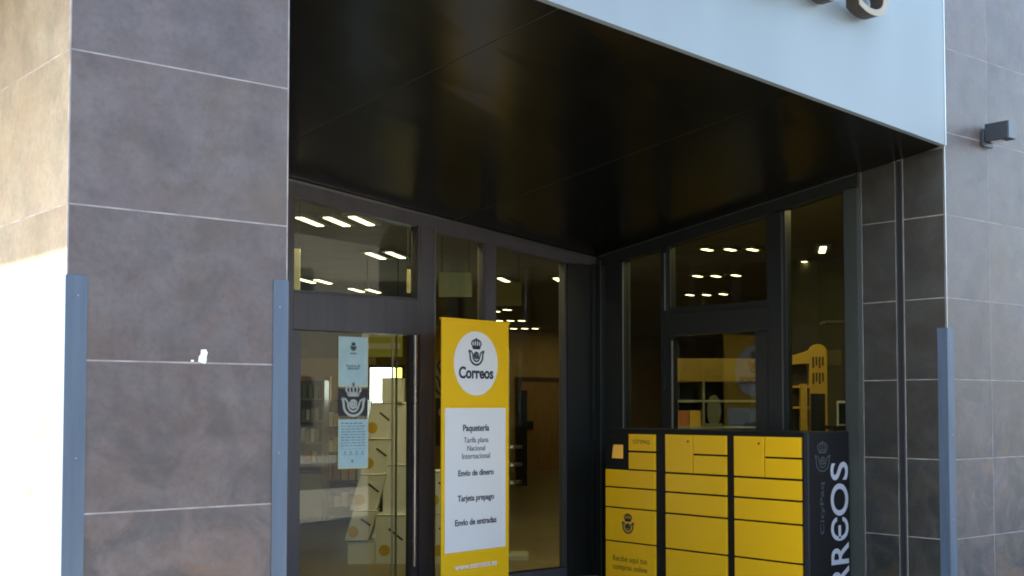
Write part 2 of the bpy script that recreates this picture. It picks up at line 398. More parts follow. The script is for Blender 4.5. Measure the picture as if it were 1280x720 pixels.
window(6.095, 6.605, .09, hb, FRAME); window(6.755, 7.56, .09, hb, FRAME)
# entrance door
MB().box(4.73, 5.92, yb0-.02, yb1, 2.14, 2.43, .006).build('door_lintel', FRAME, B)
m = MB()
m.box(4.735, 4.81, yb0, yb1-.02, .01, 2.138, .004); m.box(5.85, 5.918, yb0, yb1-.02, .01, 2.138, .004)
m.box(4.81, 5.85, yb0, yb1-.02, .01, .12, .003)
dr = m.build('entrance_door', FRAME, B)
MB().box(4.81, 5.85, YB-.004, YB+.004, .12, 2.14).build('pane', GLASS, dr)
hnd = MB().tube((5.835, yb0-.07, .25), (5.835, yb0-.07, 2.135), .017)
hnd.tube((5.835, yb0-.07, .45), (5.87, yb0, .45), .012).tube((5.835, yb0-.07, 1.9), (5.87, yb0, 1.9), .012)
hnd.build('pull_handle', STEEL, dr, smooth=False)
MB().box(5.672, 5.688, YB-.014, YB-.006, .12, 2.138).build('glass_seam', M('seam_metal', (.42, .38, .22), .3, metal=.6), dr)
MB().box(5.745, 5.757, YB+.03, YB+.045, .12, 2.138).build('inner_rail', M('inner_rail', (.33, .29, .16), .35, metal=.5), dr)
MB().box(5.862, 5.885, yb0-.006, yb0-.001, 1.15, 1.20).build('lock', RUB, dr)

# side glazed wall (X = XC)
zsd = lambda y: zs(XC, y)
xs0, xs1 = XC-.03, XC+.07
m = MB(); m.prism([(5.459, zsd(5.459)-.10), (YB-.06, zsd(YB)-.11), (YB-.06, zsd(YB)+.01), (5.459, zsd(5.459)+.01)], (0, 0, 0), YP, ZP, XP, xs0, xs1)
sh = m.build('window_header', FRAMEK, B)
m = MB(); m.prism([(5.47, zsd(5.47)-.012), (YB-.1, zsd(YB-.1)-.012), (YB-.1, zsd(YB-.1)-.003), (5.47, zsd(5.47)-.003)], (0, 0, 0), YP, ZP, XP, xs0-.008, xs0-.0005)
m.build('header_bead', TRIMD, sh)
def sz(y): return zsd(y)-.10
for y0, y1, dx in ((5.459, 5.58, -.008), (6.165, 6.32, -.0), (7.98, 8.20, 0), (8.2, YB-.1, -.05), (7.42, 7.49, 0)):
    MB().box(xs0+dx, xs1, y0, y1, 0, sz(y1), .003).build('window_post', FRAMEK if y0 != 5.459 else M('olive_frame', (.045, .05, .04), .35), B)
for y, z0, z1, mt in ((8.207, 0, 2.9, TRIMD), (7.965, 0, 2.87, ALU), (7.445, 2.39, 2.9, ALU), (6.172, 1.3, 3.1, TRIMD)):
    MB().box(xs0-.006 if y < 8.2 else xs0-.056, xs0-.001 if y < 8.2 else xs0-.051, y-.006, y+.006, z0, z1).build('post_bead', mt, B)
def swin(y0, y1, z0, gm=GLASSD):
    f = MB(); f.box(xs0+.01, xs1-.01, y0-.0, y0+.015, z0, sz(y0)); f.box(xs0+.01, xs1-.01, y1-.015, y1, z0, sz(y1)); f.box(xs0+.01, xs1-.01, y0+.015, y1-.015, z0, z0+.05)
    o = f.build('window', FRAMEK, B)
    g = MB(); g.prism([(y0+.015, z0+.05), (y1-.015, z0+.05), (y1-.015, sz(y1)), (y0+.015, sz(y0))], (0, 0, 0), YP, ZP, XP, XC+.005, XC+.011); g.build('pane', gm, o)
swin(5.582, 6.163, .06); swin(7.492, 7.978, .06); swin(6.322, 7.418, 2.36)
MB().box(xs0-.005, xs1, 6.32, 7.42, 2.165, 2.36, .004).build('door_lintel', FRAMEK, B)
m = MB(); m.box(xs0, xs1-.02, 6.325, 6.45, .01, 2.16, .004); m.box(xs0, xs1-.02, 7.375, 7.418, .01, 2.16, .004); m.box(xs0, xs1-.02, 6.45, 7.375, .01, .14, .003)
d2 = m.build('side_door', FRAMEK, B)
MB().box(XC-.004, XC+.004, 6.45, 7.375, .14, 2.16).build('pane', GLASSD, d2)
MB().box(xs0-.012, xs0-.003, 7.352, 7.366, .2, 2.12).build('glass_bead', ALU, d2)
for z in (2.0, 1.76): MB().box(xs0-.03, xs0-.001, 7.43, 7.47, z-.07, z+.06, .004).build('hinge', RUB, d2)

# interior shell
MB().box(2.0, 26, YB+.07, 22.5, 3.36, 3.45).box(XC+.15, 26, 4.96, YB+.07, 3.36, 3.45).build('interior_ceiling', ICEI, B)
iw = MB(); iw.box(2.0, 26.2, 22.5, 22.7, 0, 3.6); iw.box(26, 26.2, 4.95, 22.5, 0, 3.6); iw.box(16, 26.2, 4.75, 4.95, 0, 3.6)
iw = iw.build('interior_wall', IWAL, B)

def cp(px, Z, z=0):
    """a point given by its distance ahead of the entrance view and its bearing"""
    s = (px-640)/1540; a = radians(50.3)
    return Vector((cos(a)*Z+sin(a)*s*Z, sin(a)*Z-cos(a)*s*Z, z))
def zz(py, Z): return 1.55-(py-508)*Z/1540
FH = Vector((cos(radians(50.3)), sin(radians(50.3)), 0)); RH = Vector((FH.y, -FH.x, 0))
# far wooden door
D = cp(683, 30.6); D.y = 22.49
dd = MB().box(D.x-1.3, D.x+1.3, 22.44, 22.495, 0, 2.15, .01).build('inner_door', WOOD, B)
MB().box(D.x-1.42, D.x-1.3, 22.42, 22.495, 0, 2.25).box(D.x+1.3, D.x+1.42, 22.42, 22.495, 0, 2.25).box(D.x-1.3, D.x+1.3, 22.42, 22.495, 2.15, 2.25).build('door_frame', M('dark_wood', (.08, .045, .02), .5), dd)
MB().box(D.x-1.15, D.x-.95, 22.38, 22.43, 1.0, 1.2, .01).build('lock', RUB, dd)
# partition with products behind the side window
MB().box(12.4, 12.6, 5.0, 9.5, 0, 3.36).build('interior_partition', IWAD, B)

# ------------------------------------------------------------------ sign letters on the fascia
sg = thing('sign_letters', (5.5, YF-.012, 4.1), 'raised champagne metal capital letters fixed on the pale blue fascia', 'sign')
for ch, x in (('R', 5.0), ('R', 5.48), ('E', 5.95), ('O', 6.43), ('S', 6.90)):
    L = MB(); L.text(ch, (x, YF-.012, 4.105), XP, ZP, YN, w=.40 if ch in 'OR' else .33, h=.52, bold=-.018, d0=.03, d1=.125)
    lo = L.build('letter', BRZ, sg)
    L = MB(); L.text(ch, (x, YF-.012, 4.105), XP, ZP, YN, w=.40 if ch in 'OR' else .33, h=.52, bold=-.018, d0=.1255, d1=.132); L.build('letter_face', GOLD, lo)
# ------------------------------------------------------------------ wall lamp
wl = thing('wall_lamp', (8.51, YF-.012, 3.57), 'small dark grey box lamp sticking out of the right tiled wall', 'lamp')
b_ = MB().box(8.455, 8.565, 4.535, 4.715, 3.505, 3.635, .005).build('lamp_body', LAMPG, wl)
MB().box(8.458, 8.562, 4.527, 4.534, 3.508, 3.632, .002).build('end_cover', LAMPE, b_)
MB().box(8.44, 8.58, 4.715, 4.738, 3.47, 3.60, .004).build('wall_plate', LAMPG, wl)
MB().box(8.48, 8.54, 4.60, 4.68, 3.497, 3.506).build('lens', M('lamp_lens', (.5, .5, .5), .2), b_)
# ------------------------------------------------------------------ paper scrap on the left pillar
tag(MB().prism([(0, 0), (.030, -.008), (.037, .004), (.036, .020), (.041, .038), (.034, .052), (.012, .050), (.010, .030), (.003, .022)], (2.255, YF-.001, 1.735), XP, ZP, YN, 0, .002)
    .build('paper_scrap', STIW, loc=(2.25, YF, 1.73)), 'small torn scrap of white paper stuck on the left pillar tile joint', 'paper')
tag(MB().prism([(0, 0), (.012, -.001), (.014, .006), (.002, .007)], (2.222, YF-.001, 1.735), XP, ZP, YN, 0, .002)
    .build('paper_scrap', STIW, loc=(2.22, YF, 1.73)), 'tiny sliver of white paper left of the larger torn scrap on the pillar', 'paper')

# ------------------------------------------------------------------ roll-up banner (local: x width, -y front)
bn = thing('banner_stand', (6.19, 7.92, 0), 'tall yellow and white free-standing banner with crown and horn logo before the glass', 'banner', rz=radians(8.9), local=True)
pb = MB().box(-.4, .4, -.004, .004, .07, 2.248).build('banner_panel', BYEL, bn, local=True)
O = (0, -.0045, 0)
MB().box(-.36, .36, -.0065, -.0045, .388, 1.537).build('white_field', BWHI, pb, local=True)
MB().disc(0, 1.90, .262, .262, O, XP, ZP, YN, 0, .002).build('white_disc', BWHI, pb, local=True)
O2 = lambda x, z: (x, -.007, z)
e = MB(); emblem(e, O2(0, 1.965), XP, ZP, YN, .165, t=.085, d0=0, d1=.002); e.build('emblem', INK, pb, local=True)
MB().text('Correos', O2(0, 1.775), XP, ZP, YN, w=.41, bold=.03, h=.098).build('lettering', INK, pb, local=True)
for tx, z, wd, b, mt in (('Paquetería', 1.352, .31, .02, INK), ('Tarifa plana', 1.258, .29, 0, LINK), ('Nacional', 1.192, .21, 0, LINK), ('Internacional', 1.128, .33, 0, LINK),
                     ('Envío de dinero', .992, .42, .02, INK), ('Tarjeta prepago', .79, .43, .02, INK), ('Envío de entradas', .597, .49, .02, INK)):
    MB().text(tx, O2(0, z), XP, ZP, YN, w=wd, bold=b).build('lettering', mt, pb, local=True)
MB().text('www.correos.es', O2(0, .245), XP, ZP, YN, w=.5, bold=.012).build('lettering', BWHI, pb, local=True)
MB().box(-.41, .41, -.012, .012, 2.238, 2.258, .003).build('top_rail', BYEL, bn, local=True)
MB().box(-.43, .43, -.08, .08, .0, .07, .012).build('base', STEEL, bn, local=True)
MB().tube((0, .03, .07), (0, .015, 2.24), .01).build('pole', STEEL, bn, local=True)
for x in (-.3, .3): MB().box(x-.03, x+.03, -.17, .17, .0, .015, .004).build('foot', STEEL, bn, local=True)

# ------------------------------------------------------------------ notices on the door
def notice(x0, x1, z0, z1, label):
    y = YB-.004
    o = MB().box(x0, x1, y-.003, y-.001, z0, z1).build('door_notice', PAPB, loc=((x0+x1)/2, y, z0)); tag(o, label, 'notice', 'notices taped on the door')
    MB().box(x0-.006, x0, y-.0025, y-.001, z0-.01, z1+.008).box(x1, x1+.006, y-.0025, y-.001, z0-.01, z1+.008).box(x0, x1, y-.0025, y-.001, z0-.012, z0).build('sleeve_edge', PAPE, o)
    return o, y-.0035
n1, y_ = notice(5.172, 5.437, 1.717, 2.105, 'pale blue notice with a small crest at top of the door glass')
e = MB(); emblem(e, (5.305, y_, 2.02), XP, ZP, YN, .05, t=.13, d0=0, d1=.001); e.build('emblem', INK, n1)
for z, wd in ((1.965, .06), (1.865, .13), (1.845, .11)): MB().text({1.965: 'aviso', 1.865: 'horario de', 1.845: 'atención'}[z], (5.305, y_, z), XP, ZP, YN, w=wd, bold=.01, d1=.001).build('lettering', LINK, n1)
n2, y_ = notice(5.174, 5.442, 1.068, 1.448, 'pale blue notice full of small print at the lower door glass')
t_ = MB(); random.seed(3)
for i in range(9):
    a = 5.195; z = 1.415-.022*i
    while a < 5.40:
        l = random.uniform(.015, .05); l = min(l, 5.42-a); t_.box(a, a+l, y_-.001, y_, z-.004, z+.003 if i else z+.006); a += l+.01
for i in range(4): t_.box(5.21+.055*i, 5.25+.055*i, y_-.001, y_, 1.165, 1.169).box(5.225+.055*i, 5.235+.055*i, y_-.001, y_, 1.175, 1.195)
t_.box(5.2, 5.42, y_-.001, y_, 1.212, 1.214).box(5.29, 5.31, y_-.001, y_, 1.105, 1.125)
t_.build('printed_lines', M('blue_grey_ink', (.2, .3, .36), .6), n2)
o = MB().box(5.172, 5.442, YB-.007, YB-.005, 1.475, 1.692).build('emblem_sticker', M('black_sticker', (.012, .014, .02), .4), loc=(5.3, YB-.005, 1.462))
tag(o, 'square black sticker with white crowned horn between the two door notices', 'sticker')
e = MB(); emblem(e, (5.307, YB-.0075, 1.568), XP, ZP, YN, .2, t=.085, d1=.001); e.build('emblem', M('sticker_white', (.6, .62, .55), .5), o)
o = MB().box(6.10, 6.42, YB-.002, YB+.003, 1.22, 1.93).build('emblem_sticker', M('black_sticker_b', (.016, .017, .018), .4), loc=(6.2, YB-.005, 1.3))
tag(o, 'dark window sticker with pale horn partly hidden behind the yellow banner', 'sticker')
MB().prism([(6.101, 1.62), (6.419, 1.62), (6.419, 1.93), (6.101, 1.93)], (0, YB-.0025, 0), XP, ZP, YN, 0, .001).build('pale_field', M('pale_field', (.28, .27, .19), .5), o)
e = MB(); emblem(e, (6.22, YB-.0038, 1.75), XP, ZP, YN, .24, t=.085, d1=.001); e.build('emblem', M('sticker_dark', (.03, .03, .03), .5), o)
e = MB(); e.disc(6.19, 1.50, .04, .04, (0, YB-.0025, 0), XP, ZP, YN, 0, .001).build('white_mark', M('sticker_grey', (.3, .3, .28), .5), o)

# ------------------------------------------------------------------ parcel locker bank
XLk, YL0, YL1, ZT = 7.41, 5.55, 7.67, 1.36
lk = thing('parcel_locker', (XLk, YL0, 0), 'black parcel locker bank with yellow doors standing against the side glazing', 'locker')
MB().box(XLk+.01, 7.915, YL0, YL1, .06, ZT, .006).build('cabinet', BLK, lk)
MB().box(XLk+.05, 7.9, YL0+.03, YL1-.03, .0, .06).build('plinth', RUB, lk)
MB().box(XLk-.01, XLk+.009, YL0-.004, YL0+.03, .06, ZT).build('corner_strip', M('strip', (.06, .06, .065), .3, metal=.5), lk)
def ldoor(y0, y1, z0, z1, keyhole=True):
    d = MB().box(XLk-.012, XLk+.009, y0, y1, z0, z1, .004).build('locker_door', YEL, lk)
    return d
mods = ((5.605, 6.235), (6.315, 6.955), (7.075, 7.655))
rows = [(.862, 1.003), (.690, .848), (.405, .676), (.08, .391)]
for k, (a, b) in enumerate(mods):
    for z0, z1 in rows: 
        d = ldoor(a, b, z0+(.008 if k == 2 else 0), z1+(.010 if k == 2 else 0))
        if k == 2 and z1 == .676:
            e = MB(); emblem(e, (XLk-.0125, (a+b)/2+.02, .545), YN, ZP, XN, .125, t=.1, d1=.001); e.build('emblem', INK, d)
        if k == 2 and z1 == .391:
            for s_, z_ in (('Recibe aquí tus', .245), ('compras online', .175)): MB().text(s_, (XLk-.0125, (a+b)/2, z_), YN, ZP, XN, w=.40, bold=.01, d1=.001).build('lettering', YINK, d)
    if k < 2:
        mid = a+(b-a)*.53
        ldoor(mid+.008, b, 1.018, 1.322); ldoor(a, mid-.004, 1.018, 1.160); ldoor(a, mid-.004, 1.174, 1.322)
        MB().tube((XLk-.013, mid+.05, 1.27), (XLk-.016, mid+.05, 1.27), .008).build('lock', RUB, lk)
    else:
        mid = a+.30
        ldoor(a, mid, 1.025, 1.165)
        d = ldoor(a, mid, 1.18, 1.318)
        MB().text('CITYPAQ', (XLk-.0125, (a+mid)/2, 1.24), YN, ZP, XN, w=.19, d1=.001, bold=.01).build('lettering', YINK, d)
        p = MB().box(XLk-.006, XLk+.009, mid+.02, b, 1.022, 1.322, .004).build('control_panel', BLK, lk)
        MB().prism([(-(mid+.2), 1.11), (-(mid+.07), 1.11), (-(mid+.07), 1.225), (-(mid+.18), 1.225)], (XLk-.0065, 0, 0), YN, ZP, XN, 0, .006).build('screen', M('screen', (.6, .33, .05), .3, emit=(.8, .4, .05), es=.03), p)
# end panel lettering, reading upwards (text right = +Z, text up = -X)
yE = YL0-.0005
tl = MB()
for ch, z0, z1 in (('S', 1.0, 1.135), ('O', .735, .975), ('Є', .55, .725), ('R', .375, .535), ('R', .20, .36), ('O', -1, -1), ('C', -1, -1)):
    if z0 < 0: continue
    tl.text(ch, (7.895, yE, (z0+z1)/2), ZP, XN, YN, w=z1-z0, h=.215, bold=.012, d1=.0015)
tl.text('O', (7.895, yE, .135), ZP, XN, YN, w=.11, h=.215, bold=.012, d1=.0015)
tl.build('lettering', WLET, lk)
e = MB(); emblem(e, (7.585, yE, 1.15), XP, ZP, YN, .17, t=.05, d1=.001); e.build('emblem', GLET, lk)
MB().text('CityPaq', (7.61, yE, .80), ZP, XN, YN, w=.38, h=.06, bold=0, d1=.001).build('lettering', GLET, lk)

# ------------------------------------------------------------------ things inside, seen through the glass
def lbox(name, o, rz, sx, sy, z0, z1, mat, parent=None, bev=0):
    pass
def P(px, py, z):       # point on a horizontal plane
    Z = (z-1.55)*1540/(508-py); return cp(px, Z, z)
LIGHTS = [(386, 272, 0), (420, 272, 0), (451, 271, 0), (469, 316, 0), (494, 315, 0), (382, 348, 0), (403, 349, 0), (445, 360, 0), (466, 361, 0),
          (630, 347, 0), (699, 347, 0), (620, 387, 1), (634, 385, 1), (624, 399, 1), (638, 399, 1), (652, 399, 1), (642, 409, 1), (656, 409, 1), (669, 409, 1), (658, 417, 1), (672, 417, 1), (683, 417, 1),
          (885, 308, 1), (914, 308, 1), (942, 308, 1), (873, 342, 1), (896, 342, 1), (921, 341, 1), (863, 366, 1), (884, 366, 1), (905, 365, 1),
          (1030, 308, 0), (1010, 324, 1), (1038, 324, 1),
          (430, 226, 0), (500, 240, 0), (565, 252, 0), (640, 270, 0), (470, 226, 0), (880, 262, 0), (960, 250, 0), (1060, 245, 0), (730, 333, 0), (738, 380, 0), (748, 410, 0)]
names = []
cl = thing('ceiling_light', (0, 0, 3.355), '', 'ceiling light', 'fluorescent ceiling lights inside')
cl2 = thing('ceiling_light', (0, 0, 3.355), '', 'ceiling light')  # unseen fill light, added to brighten the interior
MB().box(-.34, .34, -.075, .075, -.03, .0, .005).build('housing', CAB, cl2, local=True)
MB().box(-.32, .32, -.05, .05, -.036, -.0305).build('tube', LITB, cl2, local=True)
kids2 = list(cl2.children)
hs = MB().box(-.34, .34, -.075, .075, -.03, .0, .005).build('housing', CAB, cl, local=True)
MB().box(-.28, .28, -.03, .03, -.036, -.0305).build('tube', LITE, cl, local=True)
kids = list(cl.children)
lab_row = ['first', 'second', 'third']
LBL = ['leftmost tube light in the near row above the entrance door', 'middle tube light in the near row above the entrance door', 'right tube light in the near row above the entrance door',
       'left tube light of the middle pair above the entrance door', 'right tube light of the middle pair above the entrance door',
       'far tube light at the extreme left above the entrance door', 'far tube light just right of the extreme left one above the door', 'far tube light low down over the door notices', 'far tube light just right of the one low over the notices',
       'lone ceiling light straight above the banner top right corner', 'lone ceiling light beside the dark corner panel']
for i, (px, py, far) in enumerate(LIGHTS):
    hid = i > 33
    o = cl if i == 0 else cl2 if i == 34 else (cl2 if hid else cl).copy()
    if i not in (0, 34):
        COL.objects.link(o)
        for ch in (kids2 if hid else kids):
            c = ch.copy(); COL.objects.link(c); c.parent = o
    o.location = P(px, py, 3.355) if px != 1060 else Vector((8.75, 5.75, 3.355))
    o.rotation_euler = (0, 0, radians(38 if not far else 12)); o.scale = (1, 1.15, 1) if not far else (.32, 1, 1)
    if i < len(LBL): lab = LBL[i]; grp = 'fluorescent ceiling lights inside'
    elif i < 22:
        nr, k_, n_ = {11: (0, 0, 2), 12: (0, 1, 2), 13: (1, 0, 3), 14: (1, 1, 3), 15: (1, 2, 3), 16: (2, 0, 3), 17: (2, 1, 3), 18: (2, 2, 3), 19: (3, 0, 3), 20: (3, 1, 3), 21: (3, 2, 3)}[i]
        lab = '%s tiny ceiling light in the %s row beside the banner top' % ((('left', 'right') if n_ == 2 else ('left', 'middle', 'right'))[k_], ('highest', 'second', 'third', 'lowest')[nr]); grp = 'distant lights beside the banner'
    elif i < 31:
        nr, k_ = divmod(i-22, 3)
        lab = '%s light of the %s row in the pane above the side door' % (('left', 'middle', 'right')[k_], ('top', 'middle', 'lowest')[nr]); grp = 'lights above the side door'
    elif i == 31: lab = 'brightest ceiling light behind the tall right-hand side pane'; grp = 'lights behind the side pane'
    elif i == 32: lab = 'small ceiling light lower left of the brightest one behind the tall side pane'; grp = 'lights behind the side pane'
    elif i > 33: lab = '%s unseen fill light from the left, added to brighten the interior' % ('second', 'fourth', 'fifth', 'sixth', 'third', 'seventh', 'eighth', 'ninth', 'tenth', 'eleventh', 'twelfth')[i-34]; grp = 'added unseen fill lights'
    else: lab = 'small ceiling light lower right of the brightest one behind the tall side pane'; grp = 'lights behind the side pane'
    o['label'] = lab; o['group'] = grp

# added panels that imitate pale reflections in the glass

def board(px0, px1, py0, py1, Z, mat, label):
    x0, x1 = (px0-640)*Z/1540, (px1-640)*Z/1540; z0, z1 = zz(py1, Z), zz(py0, Z)
    t = thing('reflection_panel', cp((px0+px1)/2, Z, z0), label, 'board', rz=atan2(RH.y, RH.x), local=True); hw = (x1-x0)/2
    MB().box(-hw, hw, 0, .02, 0, z1-z0, .003).build('board', mat, t, local=True)
    for k in (-1, 1): MB().tube((k*hw*.8, .01, z1-z0), (k*hw*.8, .01, 3.355-z0), .003, 8).build('wire', RUB, t, local=True)
board(360, 374, 310, 364, 10.6, M('cream_reflection', (.62, .58, .42), .6), 'added narrow cream panel imitating a pale reflection at the left end of the pane above the entrance door')
board(508, 519, 336, 366, 10.9, M('dull_cream_reflection', (.30, .27, .17), .6), 'added small dull cream panel imitating a pale reflection at the right end of the pane above the entrance door')
board(548, 590, 340, 371, 13, M('grey_green_reflection', (.13, .15, .11), .6), 'added grey-green panel imitating a pale reflection just above the yellow banner')
board(617, 652, 352, 382, 14, M('olive_reflection', (.13, .11, .03), .6), 'added olive yellow panel imitating a reflection above the banner right corner')
# stack of cream mailer boxes
def shipbox(px, py0, py1, wpx, Z, tilt, label, mark=True, dep=.3, mx=-.25):
    z0, z1 = zz(py1, Z), zz(py0, Z); h = z1-z0; wd = wpx*Z/1540
    c = cp(px, Z, z0)
    r = thing('mailer_box', c, label, 'box', 'cream mailer boxes piled behind the door', local=True)
    r.rotation_euler = (0, 0, atan2(RH.y, RH.x))
    k = math.tan(radians(tilt))
    sh = lambda x, z: x+k*(z-h/2)
    m = MB(); hw = wd/2
    m.hexa([(sh(-hw, 0), 0, 0), (sh(hw, 0), 0, -0), (sh(hw, 0), dep, 0), (sh(-hw, 0), dep, 0), (sh(-hw, h), 0, h), (sh(hw, h), 0, h), (sh(hw, h), dep, h), (sh(-hw, h), dep, h)])
    bmesh.ops.bevel(m.b, geom=m.b.edges[:], offset=.008, segments=1, affect='EDGES')
    bo = m.build('carton', CARD, r, local=True)
    MB().ribbon([(sh(-hw+.01, h*.97), h*.97), (sh(hw-.01, h*.97), h*.97)], .008, (0, 0, 0), XP, ZP, YN, .001, .003).build('lid_edge', M('lid_shadow_gap', (.25, .24, .18), .7), bo, local=True)
    if mark:
        MB().disc(sh(mx*wd, h*.3), h*.3, .055, .055, (0, 0, 0), XP, ZP, YN, .0005, .002).build('yellow_dot', CYEL, bo, local=True)
        MB().ribbon([(sh(0, h*.72)-.02, h*.72), (sh(wd*.4, h*.5), h*.5)], .02, (0, 0, 0), XP, ZP, YN, .0005, .002).build('dark_print', RUB, bo, local=True)
    return r
Zb = 12.1
shipbox(452, 675, 705, 34, Zb, 0, 'lowest flat cream box at the left foot of the pile', mark=False, mx=-.2)
shipbox(452, 637, 675, 30, Zb-.02, 16, 'leaning cream box just above the lowest flat one')
shipbox(461, 592, 637, 33, Zb+.02, 16, 'leaning cream box third from the floor')
shipbox(471, 548, 592, 32, Zb+.05, 14, 'leaning cream box below the window sticker height')
shipbox(475, 503, 548, 30, Zb+.08, 14, 'leaning cream box in front of the bright white panel')
shipbox(490, 472, 503, 26, Zb+.1, 0, 'topmost cream box of the pile behind the door handle', mark=False)
shipbox(489, 642, 706, 38, Zb+.02, 0, 'upright cream box at the right foot of the pile behind the handle', mx=-.2)
shipbox(494, 580, 642, 30, Zb+.1, 0, 'upright cream box second up behind the door handle', mark=False)
shipbox(498, 503, 580, 26, Zb+.14, 0, 'tall cream box third up behind the door handle', mark=False)
shipbox(552, 640, 707, 34, Zb, 0, 'lower cream box between door and banner', mx=-.1)
shipbox(551, 588, 640, 34, Zb, 0, 'upper cream box between door and banner')

def cbox(name, px0, px1, py0, py1, Z, dep, mat, label=None, cat=None, parent=None, z0=None, group=None, bev=.006):
    """box squared to the room's counters, which run across the entrance view"""
    w0, w1 = (px0-640)*Z/1540, (px1-640)*Z/1540
    a, b = (zz(py1, Z) if z0 is None else z0), zz(py0, Z)
    if parent is None:
        c = cp((px0+px1)/2, Z, a); o = MB().box(-(w1-w0)/2, (w1-w0)/2, 0, dep, 0, b-a, bev).build(name, mat)
        o.location = c; o.rotation_euler = (0, 0, atan2(RH.y, RH.x)); o['_z'] = (px0+px1)/2; tag(o, label, cat, group); return o
def cthing(name, px, Z, label, cat, z=0, group=None):
    return thing(name, cp(px, Z, z), label, cat, group, rz=atan2(RH.y, RH.x), local=True)
def lb(t, px0, px1, py0, py1, pxc, Z, y0, y1, zbase=0, z0=None, bev=.004):
    """box in a thing's own frame from bearings and heights"""
    return MB().box((px0-pxc)*Z/1540, (px1-pxc)*Z/1540, y0, y1, (zz(py1, Z) if z0 is None else z0)-zbase, zz(py0, Z)-zbase, bev)
# grey cabinet with shelves above, far left
t = cthing('shelf_cabinet', 385, 16.2, 'pale grey cabinet with dark open shelves at the left of the door glass', 'cabinet')
lb(t, 366, 404, 592, 648, 385, 16.2, 0, .5).build('cabinet_body', CAB, t, local=True)
lb(t, 366, 404, 648, 655, 385, 16.2, .03, .5, z0=0).build('plinth', RUB, t, local=True)
lb(t, 366, 405, 475, 591, 385, 16.2, .44, .48).build('back_panel', IWAD, t, local=True)
for a in (366, 402): lb(t, a, a+3, 475, 591, 385, 16.2, .05, .44).build('side_panel', SHLF, t, local=True)
for y in (497, 525, 552, 578): lb(t, 369, 402, y, y+3, 385, 16.2, .05, .44).build('shelf', SHLF, t, local=True)
random.seed(11)
for i, (y, items) in enumerate(((497, 4), (525, 5), (552, 5), (578, 6))):
    for k in range(items):
        x = 371+k*30/items; hgt = random.uniform(8, 18)
        mt = random.choice([CAB, SHLF, CYEL, CARD, M('stock%d%d' % (i, k), (random.uniform(.05, .4), random.uniform(.05, .3), random.uniform(.03, .2)), .5)])
        Zq = 16.35; o = cthing('stock_item', x+2, Zq, '%s packet from the left on the %s shelf of the grey cabinet' % (('first', 'second', 'third', 'fourth', 'fifth', 'sixth')[k], ('top', 'second', 'third', 'lowest')[i]), 'packet', z=zz(y, Zq), group='packets on the grey shelves')
        lb(o, x, x+4.2, y-hgt, y, x+2, Zq, 0, .12, zbase=zz(y, Zq)).build('packet', mt, o, local=True)
# wooden product shelves
t = cthing('product_shelves', 430, 16.8, 'low dark wooden shelves stocked with yellow packs behind the door notices', 'shelves')
lb(t, 405, 460, 500, 650, 430, 16.8, .5, .55, z0=0).build('back_panel', M('shelf_back', (.12, .085, .045), .6), t, local=True)
for a in (404, 456): lb(t, a, a+3, 500, 650, 430, 16.8, .0, .5, z0=0).build('side_panel', WOOD, t, local=True)
for y in (533, 565, 600, 633): lb(t, 407, 456, y, y+3, 430, 16.8, .0, .5).build('shelf', RUB, t, local=True)
for i, y in enumerate((533, 565, 600, 633)):
    for k in range(5):
        x = 409+k*9.5+random.uniform(-1, 1); hgt = random.uniform(12, 22)
        mt = random.choice([CYEL, CARD, ORNG, WOOD, CYEL])
        zb_ = zz(y, 16.85); o = cthing('product_pack', x+3, 16.9, '%s pack from the left on the %s board of the wooden shelves' % (('first', 'second', 'third', 'fourth', 'fifth')[k], ('top', 'second', 'third', 'lowest')[i]), 'pack', z=zb_, group='packs on the wooden shelves')
        lb(o, x, x+7.5, y-hgt, y, x+3, 16.9, 0, .2, zbase=zb_).build('pack', mt, o, local=True)
cbox('orange_column', 406, 413, 470, 640, 17.6, .1, M('orange_post', (.5, .25, .1), .6), 'slim orange-brown post rising behind the wooden shelves', 'post', z0=0)
cbox('tan_wall_panel', 372, 470, 448, 640, 19.0, .1, IWAL, 'broad tan partition behind the shelves at left of the door glass', 'partition', z0=0)
# hanging lime sign and bright panel
t = cthing('hanging_sign', 478, 15, 'lime yellow and white sign hanging behind the top of the door glass', 'sign', z=zz(446, 15))
lb(t, 452, 503, 415, 446, 478, 15, 0, .05, zbase=zz(446, 15)).build('board', GRNY, t, local=True)
lb(t, 456, 500, 429, 436, 478, 15, -.004, -.001, zbase=zz(446, 15), bev=0).build('white_band', CARD, t, local=True)
lb(t, 452, 503, 416, 421, 478, 15, -.004, -.001, zbase=zz(446, 15), bev=0).build('white_band', CARD, t, local=True)
for x in (458, 497): MB().tube(((x-478)*15/1540, .02, zz(415, 15)-zz(446, 15)), ((x-478)*15/1540, .02, 3.35-zz(446, 15)), .006).build('rod', RUB, t, local=True)
t = cthing('light_box', 482, 18, 'bright white lit panel behind the pile of cream boxes', 'light panel')
lb(t, 459, 506, 456, 600, 482, 18, .01, .1, z0=0).build('casing', RUB, t, local=True)
lb(t, 463, 493, 460, 530, 482, 18, .0, .009, bev=0).build('lit_face', SCRN, t, local=True)
lb(t, 493, 502, 460, 476, 482, 18, .0, .009, bev=0).build('lime_face', M('lime_lit', (.6, .7, .1), .4, emit=(.7, .85, .1), es=.8), t, local=True)
